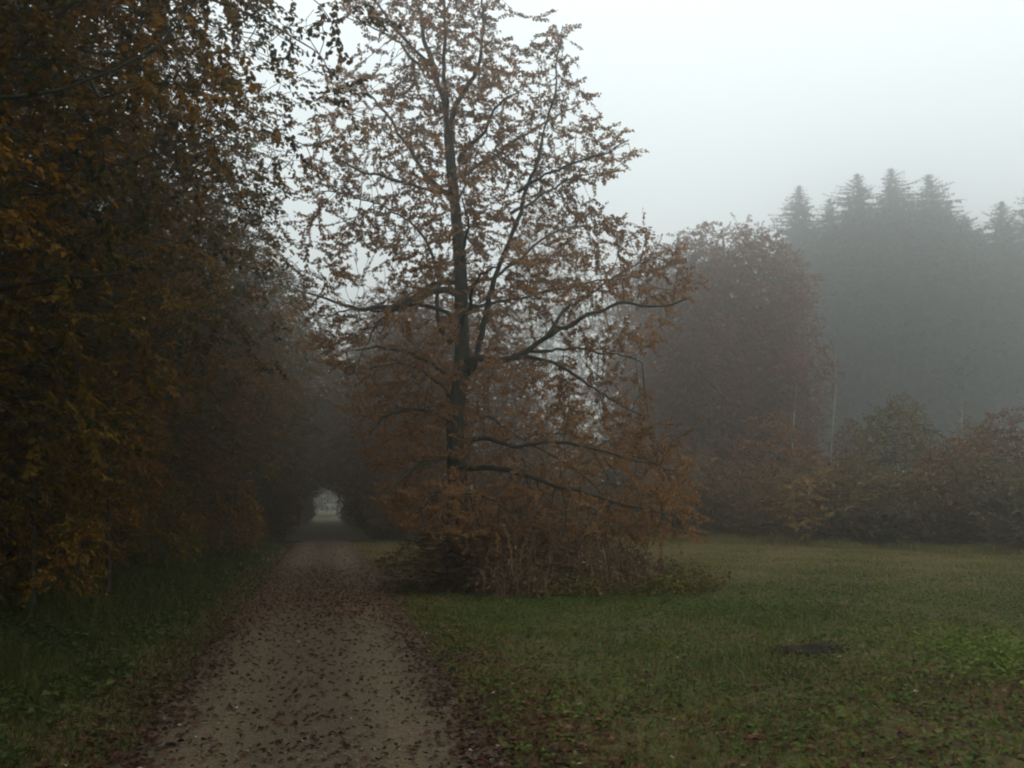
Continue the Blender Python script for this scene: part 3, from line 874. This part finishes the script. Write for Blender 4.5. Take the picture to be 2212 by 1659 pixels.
for k, ((u, D, tv, c), lab) in enumerate(zip(hedge, hl)):
    x = base_u(u, D); h = P(u, tv, D)[2] - float(gz(x, D))
    put(shrub[k % 2], lab, x, D, 1.0 + .15 * math.sin(k * 2.1), 2.3 * k, (c[0] * 1.1, c[1] * 1.28, c[2] * 1.3), sz=h / 3.6 * (.96 + .17 * math.sin(k * 1.7)), group=HG)
for k in range(14):
    u = 1120 + k * 92
    D = 41 - max(0, u - 1450) * .0115
    put(shrub[(k + 1) % 2], "shrub of the hedge's second line, filling gaps behind the front shrubs", base_u(u, D), D, 1.25 + .2 * math.sin(k * 2.7), 1.9 * k, [(.95, .8, .65), (.8, .95, .7), (1.1, .85, .65), (1.15, 1.05, .7)][k % 4], sz=1.1 + .45 * math.sin(k * 2.3), group="second line of the hedge")
g = rng(8)
for k in range(16):
    u = 1090 + k * 80
    D = 37.5 - max(0, u - 1450) * .0135
    put(shrub[k % 2], "knee high bramble clump at the foot of the hedge", base_u(u, D), D, .8, 1.1 * k, (.6, .58, .45), sz=.32, group="bramble clumps at the hedge foot")

put(shrub[0], "dark low shrub at the oak's foot close to the gravel path", base_u(965, 15.8), 15.8, .62, 1.0, (.5, .46, .36), sz=.30, group="shrubs around the oak's foot")
put(shrub[1], "brown low shrub in the dry weeds under the oak's trunk", base_u(1090, 15.9), 15.9, .8, 2.0, (.7, .5, .38), sz=.30, group="shrubs around the oak's foot")

# ------------------------------------------------------------------ spruces
def spruce(seed, H=30.0, Rb=4.7):
    g = rng(seed)
    root = thing("spruce_tree", "-", "tree")
    zz = np.linspace(0, H, 14)
    v, f = tube(np.stack([.1 * np.sin(zz * .2), .1 * np.cos(zz * .17), zz], 1), np.linspace(.28, .012, 14), 8, seed, .04)
    obj("trunk", mesh("spruce_trunk", v, f, M["spruce_bark"], True), root)
    b0, b1, br, pos, ax, nr, L, W = [], [], [], [], [], [], [], []
    z = H * .22
    while z < H - .2:
        t_ = (H - z) / (H * .82)
        n = g.integers(6, 9)
        zc = z
        for a in g.uniform(0, 2 * np.pi) + np.arange(n) / n * 2 * np.pi:
            a += g.normal() * .3
            z = min(H - .1, zc + g.uniform(-.5, .5) * (.15 + .9 * t_))
            ln = (Rb * (1 - math.exp(-.2 * (H - z))) * (1 - .25 * smooth((H - z) / 20 - .3)) + .03) * g.uniform(.4, 1.2) * (1 + .22 * math.sin(z * .9 + a + seed))
            rise = .35 - .8 * min(1, 2.2 * t_) + g.normal() * .1
            d = np.array([math.cos(a), math.sin(a), rise])
            ns_ = max(4, int(ln / .17))
            s = np.linspace(.12, 1, ns_)
            p = np.array([0, 0, z]) + d[None] * (s * ln)[:, None]
            p[:, 2] -= .10 * ln * s ** 2 - .14 * ln * np.maximum(s - .6, 0)
            b0.append(p[:-1]); b1.append(p[1:]); br.append(np.linspace(.03, .008, ns_ - 1) * (.4 + t_))
            side = np.array([-math.sin(a), math.cos(a), 0])
            for sg in (1, -1):
                q = side[None] * sg * .8 + d[None] * .7 + g.normal(size=(ns_, 3)) * .2
                q[:, 2] -= .35
                pos.append(p); ax.append(q); nr.append(np.tile([0, 0, 1.], (ns_, 1)) + g.normal(size=(ns_, 3)) * .4)
                le = (.45 + .6 * (1 - s)) * np.minimum(1, .14 + 3.0 * t_) * g.uniform(.7, 1.25, ns_)
                L.append(le * .85); W.append(.05 + .30 * le)
            q = d[None] * .3 + g.normal(size=(ns_, 3)) * .35; q[:, 2] -= .9       # hanging sprays
            pos.append(p); ax.append(q); nr.append(np.tile(d, (ns_, 1)) + g.normal(size=(ns_, 3)) * .4)
            le = .75 * np.minimum(1, .10 + 3.0 * t_) * g.uniform(.6, 1.3, ns_)
            L.append(le * .8); W.append(le * .42)
        z = zc + .15 + .26 * t_
    v, f = segs(np.vstack(b0), np.vstack(b1), np.concatenate(br), np.concatenate(br) * .8, 3)
    obj("twig", mesh("spruce_branch", v, f, M["spruce_bark"]), root, kind="stuff")
    v, f = simple_leaf_geo(np.vstack(pos), np.vstack(ax), np.vstack(nr), np.concatenate(L), np.concatenate(W))
    ti = np.repeat(np.clip(g.normal(.5, .2, len(v) // 4), 0, 1), 4)
    obj("foliage", mesh("spruce_foliage", v, f, M["needle"], tint=ti), root, kind="stuff")
    print("spruce tris", len(f) * 2)
    return root
spr = [spruce(81), spruce(82), spruce(83)]
SP = "misty spruces behind the meadow"
spl = [(1757, 109, 398, .85, "spruce at the free end of the misty row, with ragged gappy side boughs"), (1825, 112, 425, .8, "shorter spruce tucked between the ragged end spruce and the tall three"), (1890, 109, 373, 1.0, "first of the three tall spruces counted from the ragged end"),
       (1968, 112, 362, 1.0, "middle and highest of the three tall misty spruces"), (2052, 108, 374, 1.05, "third tall spruce, broad and sloping down towards a gap"), (2120, 110, 480, 1.0, "lower spruce on the slope beyond the broad tall one"),
       (2215, 109, 432, 1.0, "misty spruce at the edge of the picture beyond the gap in the row"), (2290, 109, 400, 1.0, "spruce just past the one at the edge of the picture, beyond the gap")]
for k, (u, D, tv, wf, lab) in enumerate(spl):
    x = base_u(u, D); h = P(u, tv, D)[2] - float(gz(x, D))
    put(spr[k % 3], lab, x, D, h / 30 * wf * 1.05, 1.3 * k, (1, 1, 1), sz=h / 30, group=SP)
for k, (u, D, tv) in enumerate([(1790, 118, 500), (1855, 120, 470), (1930, 120, 450), (2010, 120, 450), (2085, 118, 500), (2160, 118, 490), (2240, 120, 500), (1770, 126, 560), (1880, 129, 500), (1990, 127, 490), (2100, 127, 545), (2210, 129, 540), (2090, 112, 430), (2128, 114, 462), (2150, 116, 500), (2330, 124, 480), (2420, 124, 480)]):
    x = base_u(u, D); h = P(u, tv, D)[2] - float(gz(x, D))
    put(spr[(k + 1) % 3], "lower spruce of the misty rows standing behind the front spruces", x, D, h / 30 * 1.05, 2.3 * k, (1, 1, 1), sz=h / 30, group="spruces behind the front row")
x = base_u(1185, 100)
put(fart[0], "far grey hazy crown showing through the oak's upper limbs", x, 100, 1.25, .5, (.9, .85, .8), sz=(P(1185, 432, 100)[2] + .4) / 16, group="trees behind the meadow")

# ------------------------------------------------------------------ long leafy twig of the second beech
nb = next(o for o in bpy.data.objects if o.get("label", "").startswith("second beech"))
bpy.context.view_layer.update()
TD = 8.8
def to_local(p):
    return np.array((nb.matrix_world.inverted() @ Vector(p)))
tw = [np.array(nb.location) + np.array([0, 0, 4.2]), P(250, -60, TD + .1), P(430, -10, TD), P(560, 40, TD), P(640, 85, TD), P(690, 118, TD), P(712, 160, TD), P(722, 205, TD - .1), P(732, 240, TD - .1)]
cp, cr = catmull([to_local(p) for p in tw], np.array([.03, .022, .016, .012, .009, .007, .005, .004, .003]), .08)
v, f = tube(cp, cr, 6, 9, .05)
branch = obj("branch", mesh("long_branch", v, f, M["twig"], True), nb)
sub = [([(690, 118), (672, 90), (655, 60), (628, 55), (620, 28)], 0), ([(690, 118), (700, 85), (696, 55), (692, 28), (690, 15)], 0), ([(700, 130), (715, 105), (735, 95)], .1), ([(560, 40), (600, 75), (650, 105), (668, 122)], -.05), ([(722, 200), (745, 180), (775, 175), (798, 186)], .1), ([(730, 235), (735, 225)], 0)]
for pl, dz in sub:
    c2, r2 = catmull([to_local(P(u, v_, TD + dz * k)) for k, (u, v_) in enumerate(pl)], np.linspace(.006, .003, len(pl)), .06)
    v, f = tube(c2, r2, 5, 2, .03)
    obj("twig", mesh("branch_twig", v, f, M["twig"], True), branch)
for pl, ra in [([P(-330, 760, 8.6), P(-120, 660, 8.0), P(60, 592, 7.4), P(210, 580, 6.9), P(300, 560, 6.7)], .042)]:
    c2, r2 = catmull([to_local(p) for p in pl], np.linspace(ra, ra * .1, len(pl)), .15)
    v, f = tube(c2 + np.cumsum(rng(4).normal(size=c2.shape) * .012, 0), r2, 7, 5, .08)
    obj("limb", mesh("beech_limb", v, f, M["twig"], True), nb)
leafpx = [(712,150),(790,230),(697,240),(705,350),(805,305),(830,370),(805,400),(1190,95),(1125,135),(1065,215),(1140,190),(1280,110),(1265,235),(1335,225),(1140,240),(1100,315),(1150,300),(1000,360),(1055,395),(1260,415),(960,480),(930,500),(1020,480),(1120,440),(1140,510),(1175,400),(820,500),(870,520),(860,640),(885,650),(1060,690),(985,760),(1030,770),(1090,745),(1195,600),(1280,550),(1390,570),(1290,610),(1345,620),(1300,680),(1250,720),(1230,760),(1110,820),(1160,800),(1190,850),(1430,770),(1400,840),(1460,840),(1340,880),(1370,930),(1320,1000),(1380,1030),(1300,990),(1200,1140),(1250,1170),(1330,1160),(1360,1200),(1500,1080),(1560,1110),(1690,1110),(1780,1150),(1360,1390),(1400,1400),(1340,1400),(1390,1330)]
g = rng(31)
leafmeshes = []
for k in range(6):
    v, f = leaf_geo(np.zeros((1, 3)), np.array([[1., 0, 0]]), np.array([[0, 0, 1.]]), np.array([.082]), np.array([.06]), "beech", .12 + .05 * k, .1 + .05 * k)
    leafmeshes.append(mesh("beech_leaf", v, f, M["beech_leaf"], tint=np.full(len(v), .15 + .1 * k)))
for (cx, cyy) in leafpx:
    p = to_local(P(508 + .1634 * cx, .1634 * cyy, TD + g.normal() * .12))
    lf = obj("leaf", leafmeshes[g.integers(6)], branch)
    lf.location = p
    lf.rotation_euler = (g.uniform(.7, 2.2), g.uniform(-1, 1), g.uniform(0, 6.3))
    lf.scale = (g.uniform(.8, 1.15),) * 3
    lf.color = (.8, .6, .55, 1)

# ------------------------------------------------------------------ grass, herbs, undergrowth, litter
def blades(name, x, y, h, wd, tint, g, lean=.5, mat="grass", col=(1, 1, 1)):
    n = len(x)
    a = g.uniform(0, 2 * np.pi, n); b = g.uniform(0, 2 * np.pi, n)
    base = np.stack([x, y, surf(x, y) - .005], 1)
    wv = np.stack([np.cos(a), np.sin(a), np.zeros(n)], 1) * wd[:, None] * .5
    ln = np.stack([np.cos(b), np.sin(b), np.zeros(n)], 1) * (h * lean * g.uniform(.2, 1.3, n))[:, None]
    up = np.array([[0, 0, 1.]]) * h[:, None]
    v = np.stack([base - wv, base + wv, base + up * .6 + ln * .35 + wv * .8, base + up * .6 + ln * .35 - wv * .8, base + up * .92 + ln], 1)
    k = np.arange(n)[:, None] * 5
    o_ = obj(name, mesh(name, v.reshape(-1, 3), [k + np.array([[0, 1, 2, 3]]), k + np.array([[3, 2, 4]])], M[mat], tint=np.repeat(tint, 5)), kind="stuff")
    o_.color = (*col, 1)

def scatter(n, ymin, ymax, g, power=2.0, xpad=1.2):
    """Points in the wedge of ground in front of the camera, denser near."""
    q = g.uniform(size=n)
    e_ = 1 - (power - 1)
    y = (ymin ** e_ + (ymax ** e_ - ymin ** e_) * q) ** (1 / e_) if abs(e_) > 1e-6 else ymin * (ymax / ymin) ** q
    hwid = .62 * y + xpad
    return g.uniform(-1, 1, n) * hwid, y

g = rng(201)
x, y = scatter(290000, 3.2, 42, g, 1.15)
o_ = off(x, y)
ew = 1.12 + .12 * wob(x, y, 1.6)
keep = (o_ > ew) & (~in_scrape(x, y, .8) | (g.uniform(size=len(x)) < .16)) & (g.uniform(size=len(x)) < .35 + .65 * smooth((o_ - 1.0) / .9))
patch = wob(x, y, .55, 2)
patch2 = wob(x, y, 1.9, 5)
keep &= g.uniform(size=len(x)) < .72 + .4 * patch + .25 * patch2
x, y, patch, patch2 = x[keep], y[keep], patch[keep], patch2[keep]
lush = np.exp(-((y - 12.5) / 2.0) ** 2) * smooth((x + 3) / 1.5) * (1 - smooth((x - 3) / 2))
tuft = np.clip(wob(x, y, 6.5, 1) - .45, 0, 1)
h = (.038 + .020 * patch + .022 * patch2 + .09 * tuft + .06 * lush * (.6 + .4 * patch2)) * g.uniform(.6, 1.5, len(x)) + .012
h = np.clip(h, .02, .2)
wd = (.0035 + .0007 * y) * g.uniform(.7, 1.4, len(x))
ti = np.clip(.36 - .24 * patch + .22 * patch2 - .15 * tuft + .34 * smooth((y - 14) / 14) + .12 * smooth((x - 4) / 3) * smooth((9 - y) / 3) + g.normal(size=len(x)) * .17, 0, 1)
ti = ti * (1 - .8 * np.clip(lush, 0, 1)) + .8 * np.clip(lush, 0, 1) * np.clip(.30 + g.normal(size=len(x)) * .1, 0, 1)
blades("meadow_grass", x, y, h, wd, ti, g, .8)
print("meadow blades", len(x))

g = rng(202)
x, y = scatter(200000, 3.2, 42, g, 1.15)
o_ = off(x, y)
keep = (o_ < -1.08 - .12 * wob(x, y, 1.6, 2)) & (o_ > -9)
x, y, o_ = x[keep], y[keep], o_[keep]
patch = wob(x, y, .8, 7)
h = (.05 + .30 * smooth((-o_ - 1.1) / 1.8) * (.65 + .5 * patch)) * g.uniform(.5, 1.4, len(x))
ti = np.clip(.25 + .12 * patch + g.normal(size=len(x)) * .17 + .15 * smooth((-o_ - 4) / 3), 0, 1)
blades("verge_grass", x, y, np.maximum(h, .02), (.004 + .0006 * y) * g.uniform(.7, 1.4, len(x)), ti, g, .95, col=(.62, .56, .6))
print("verge blades", len(x))

# broad leaved herbs: verge and lush strip
def herbs(name, x, y, h, L, tint, g, col, mat="grass"):
    n = len(x)
    m_ = 6
    base = np.stack([x, y, surf(x, y)], 1)
    pos = base[:, None] + np.stack([g.normal(size=(n, m_)) * .04, g.normal(size=(n, m_)) * .04, g.uniform(.2, 1, (n, m_)) * h[:, None]], -1)
    a = g.uniform(0, 2 * np.pi, (n, m_))
    ax = np.stack([np.cos(a), np.sin(a), g.normal(size=(n, m_)) * .3 + .1], -1)
    nr = np.array([0, 0, 1.]) + g.normal(size=(n, m_, 3)) * .35
    le = L * g.uniform(.6, 1.3, (n, m_))
    v, f = leaf_geo(pos.reshape(-1, 3), ax.reshape(-1, 3), nr.reshape(-1, 3), le.ravel(), le.ravel() * .6)
    o_ = obj(name, mesh(name, v, f, M[mat], tint=np.repeat(np.clip(np.repeat(tint, m_) + g.normal(size=n * m_) * .1, 0, 1), 6)), kind="stuff")
    o_.color = (*col, 1)
g = rng(203)
x, y = scatter(24000, 3.6, 26, g, 1.0)
o_ = off(x, y)
keep = (o_ < -1.6) & (o_ > -7.5) & (g.uniform(size=len(x)) < .5 + .6 * wob(x, y, .9, 4))
x, y, o_ = x[keep], y[keep], o_[keep]
herbs("verge_herbs", x, y, .12 + .22 * smooth((-o_ - 2) / 2.5) * g.uniform(.4, 1.3, len(x)), .065, np.clip(.22 + .2 * wob(x, y, 1.1, 9), 0, 1), g, (.72, .72, .8))
g = rng(204)
x, y = scatter(16500, 3.6, 17, g, 1.0)
o_ = off(x, y)
keep = (o_ > 1.25) & ~in_scrape(x, y) & (g.uniform(size=len(x)) < .35 + .5 * wob(x, y, .8, 12) + .5 * np.exp(-((y - 12.8) / 1.8) ** 2))
x, y = x[keep], y[keep]
herbs("meadow_herbs", x, y, .03 + .06 * g.uniform(size=len(x)) + .07 * np.exp(-((y - 12.8) / 1.5) ** 2), .042, np.clip(.3 + .2 * wob(x, y, 1.0, 3), 0, 1), g, (.9, 1.0, .9))

g = rng(206)
n = 1900
x = g.normal(5.2, .6, n); y = g.normal(8.5, .8, n)
herbs("bright_weeds", x, y, .03 + .09 * g.uniform(size=n), .05, np.clip(g.normal(.55, .1, n), 0, 1), g, (.85, 1.12, .8))
g = rng(207)
n = 16000
u_ = g.uniform(1040, 2420, n)
D_ = 36.9 - np.maximum(0, u_ - 1450) * .0133 - 2.0 * g.uniform(size=n) ** 2 + .5 * np.sin(u_ / 37)
x = (u_ - FW / 2) / FOC * D_
blades("rough_grass", x, D_, (.12 + .34 * g.uniform(size=n)) * (.75 + .55 * wob(x, D_, .9)), np.full(n, .022), np.clip(g.normal(.68, .18, n), 0, 1), g, .8)

# dry brown undergrowth around the oak's foot
g = rng(205)
n = 26000
x = g.uniform(-2.6, 4.2, n); y = g.uniform(13.6, 18.8, n)
ed = ((x - .55) / 2.75) ** 2 + ((y - 16.3) / 2.3) ** 2 + .45 * wob(x, y, 1.6, 3)
keep = (ed < 1) & (off(x, y) > 2.5) & (g.uniform(size=len(x)) < .45 + .6 * wob(x, y, 3.1, 8))
x, y, ed = x[keep], y[keep], ed[keep]
hh = (.42 + .72 * (1 - ed) ** .5) * (.72 + .4 * wob(x, y, 2.2, 5)) * g.uniform(.35, 1.25, len(x)) * (1 - .45 * smooth((x - 1.6) / 1.5))
blades("dry_undergrowth", x, y, hh, np.full(len(x), .009) * g.uniform(.6, 1.5, len(x)), np.clip(g.normal(.5, .2, len(x)), 0, 1), g, .75, "weed")
ks = g.integers(0, len(x), 900)
blades("dry_stems", x[ks] + .05, y[ks] - .1, hh[ks] * g.uniform(1.1, 1.7, 900), np.full(900, .011), np.clip(g.normal(.88, .1, 900), 0, 1), g, .3, "weed")
k = g.integers(0, len(x), 22000)
zz = g.uniform(.1, 1, len(k)) * hh[k]
pos = np.stack([x[k] + g.normal(size=len(k)) * .14, y[k] + g.normal(size=len(k)) * .14, surf(x[k], y[k]) + zz], 1)
le = .06 * g.uniform(.5, 1.5, len(k))
v, f = leaf_geo(pos, g.normal(size=(len(k), 3)) + np.array([0, 0, -.3]), g.normal(size=(len(k), 3)), le, le * .6)
obj("dead_leaves", mesh("dead_leaves", v, f, M["weed"], tint=np.repeat(np.clip(g.normal(.45, .22, len(k)), 0, 1), 6)), kind="stuff")

hx, hy = g.uniform(-1.6, 3.4, 3000), g.uniform(13.7, 17.5, 3000)
k = (((hx - .9) / 2.7) ** 2 + ((hy - 15.6) / 2.0) ** 2 < 1) & (off(hx, hy) > 2.3) & (g.uniform(size=3000) < .12 + .18 * hx)
herbs("undergrowth_herbs", hx[k], hy[k], .12 + .28 * g.uniform(size=k.sum()), .075, np.clip(.5 + .2 * wob(hx[k], hy[k], 1.5, 2), 0, 1), g, (.9, .8, .7))
# leaf litter
def litter_density(x, y):
    o_ = off(x, y)
    a = np.abs(o_)
    band = 3.6 * np.exp(-((y - 16.3) / 3.6) ** 2) * (a < 1.7)
    edge_ = np.exp(-((a - 1.15) / .26) ** 2) * (1 - .4 * smooth((y - 20) / 10))
    near_edge = smooth((a - .75) / .4) * (a < 1.75) * (1 - smooth((y - 8) / 5)) * .5
    mid = .13 * (a < 1.2) + .09 * np.exp(-((o_ + .05) / .22) ** 2)
    grass = (o_ > 1.3) * (.17 + .6 * np.exp(-((x - 3.7) / 1.2) ** 2 - ((y - 7.3) / 1.1) ** 2) + .4 * np.exp(-((x - 1.9) / .5) ** 2 - ((y - 5.4) / .6) ** 2) + .2 * smooth(wob(x, y, .7, 8) * 1.4 - .1) + .5 * np.exp(-((o_ - 1.5) / .5) ** 2) + .12 * (y < 8))
    verge = (o_ < -1.4) * .06
    far = smooth((y - 22) / 4) * .3
    return np.clip(band * (.6 + .35 * wob(x, y, 2.1, 2)) + edge_ * .85 + near_edge * (.7 + .5 * wob(x, y, 1.7, 6)) + mid + grass + verge + far * (a < 1.3) * .3, 0, 1)
def lay(x, y, g, size=(.028, .056)):
    n = len(x)
    a = g.uniform(0, 2 * np.pi, n)
    pos = np.stack([x, y, surf(x, y) + .004 + .012 * g.uniform(size=n) + np.where(off(x, y) > 1.2, .03 * g.uniform(size=n), 0)], 1)
    ax = np.stack([np.cos(a), np.sin(a), g.normal(size=n) * .18], 1)
    nr = np.array([0, 0, 1.]) + g.normal(size=(n, 3)) * .32
    le = g.uniform(*size, n)
    return pos, ax, nr, le
g = rng(301)
x, y = scatter(230000, 3.3, 34, g, 1.0, .6)
keep = g.uniform(size=len(x)) < litter_density(x, y) * np.where(np.abs(off(x, y)) < 2, .95, .7)
x, y = x[keep], y[keep]
# the leaves lying nearest on the gravel are single things
near = (np.abs(off(x, y)) < 1.05) & (y > 4.2) & (y < 7.5) & (np.abs(x) < .6 * y)
ids = np.where(near)[0]
ids = ids[np.argsort(y[ids])][:200]
rest = np.ones(len(x), bool); rest[ids] = False
pos, ax, nr, le = lay(x[rest], y[rest], g)
v, f = leaf_geo(pos, ax, nr, le, le * .68, "beech", .2, .12)
ti = np.clip(np.where(np.abs(off(x[rest], y[rest])) < 1.5, .30, .52) + g.normal(size=len(le)) * .2 + .36 * smooth((y[rest] - 9) / 3), 0, .97)
ti = np.where(g.uniform(size=len(ti)) < .004, 1.0, ti)
obj("leaf_litter", mesh("leaf_litter", v, f, M["litter"], tint=np.repeat(ti, 6)), kind="stuff")
print("litter", rest.sum(), "single", len(ids))
lm = []
for k in range(8):
    v, f = leaf_geo(np.zeros((1, 3)), np.array([[1., 0, 0.05]]), np.array([[0, 0.1 * (k % 3), 1.]]), np.array([.055]), np.array([.037]), "oak" if k % 2 else "beech", .1 + .08 * (k % 4), .05 + .08 * (k % 3))
    v = v - v.mean(0) + np.array([0, 0, .008])
    lm.append(mesh("fallen_leaf", v, f, M["litter"], tint=np.full(len(v), .02 + .05 * k)))
for q in ids:
    fo = obj("fallen_leaf", lm[g.integers(8)], None, label="dark brown fallen leaf lying singly on the near gravel of the path", category="fallen leaf", group="fallen leaves on the near gravel")
    fo.location = (x[q], y[q], float(surf(x[q], y[q])) + .004)
    fo.rotation_euler = (g.normal() * .2, g.normal() * .2, g.uniform(0, 6.3))
    fo.scale = (g.uniform(.7, 1.15),) * 3

# loose stones on the path
g = rng(302)
x, y = scatter(60000, 3.4, 14, g, 1.4, .5)
keep = np.abs(off(x, y)) < 1.1
x, y = x[keep][:4000], y[keep][:4000]
n = len(x)
r_ = .0045 * np.exp(g.normal(size=n) * .45)
c = np.stack([x, y, surf(x, y) + r_ * .3], 1)
oc = np.array([(1, 0, 0), (0, 1, 0), (-1, 0, 0), (0, -1, 0), (0, 0, .75), (0, 0, -.6)], float)
v = c[:, None] + (oc[None] * g.uniform(.6, 1.3, (n, 6, 1))) * r_[:, None, None]
fa = np.array([(0, 1, 4), (1, 2, 4), (2, 3, 4), (3, 0, 4), (1, 0, 5), (2, 1, 5), (3, 2, 5), (0, 3, 5)])
obj("loose_gravel", mesh("loose_gravel", v.reshape(-1, 3), (np.arange(n)[:, None, None] * 6 + fa[None]).reshape(-1, 3), M["stone"], tint=np.repeat(g.uniform(size=n), 6)), kind="stuff")

# prototypes that were never placed would sit at the origin: remove them
for pr in beech + fart + shrub + spr + [baret, sap, arch, sap2]:
    if pr.get("label") == "-":
        for c_ in list(pr.children):
            bpy.data.objects.remove(c_)
        bpy.data.objects.remove(pr)
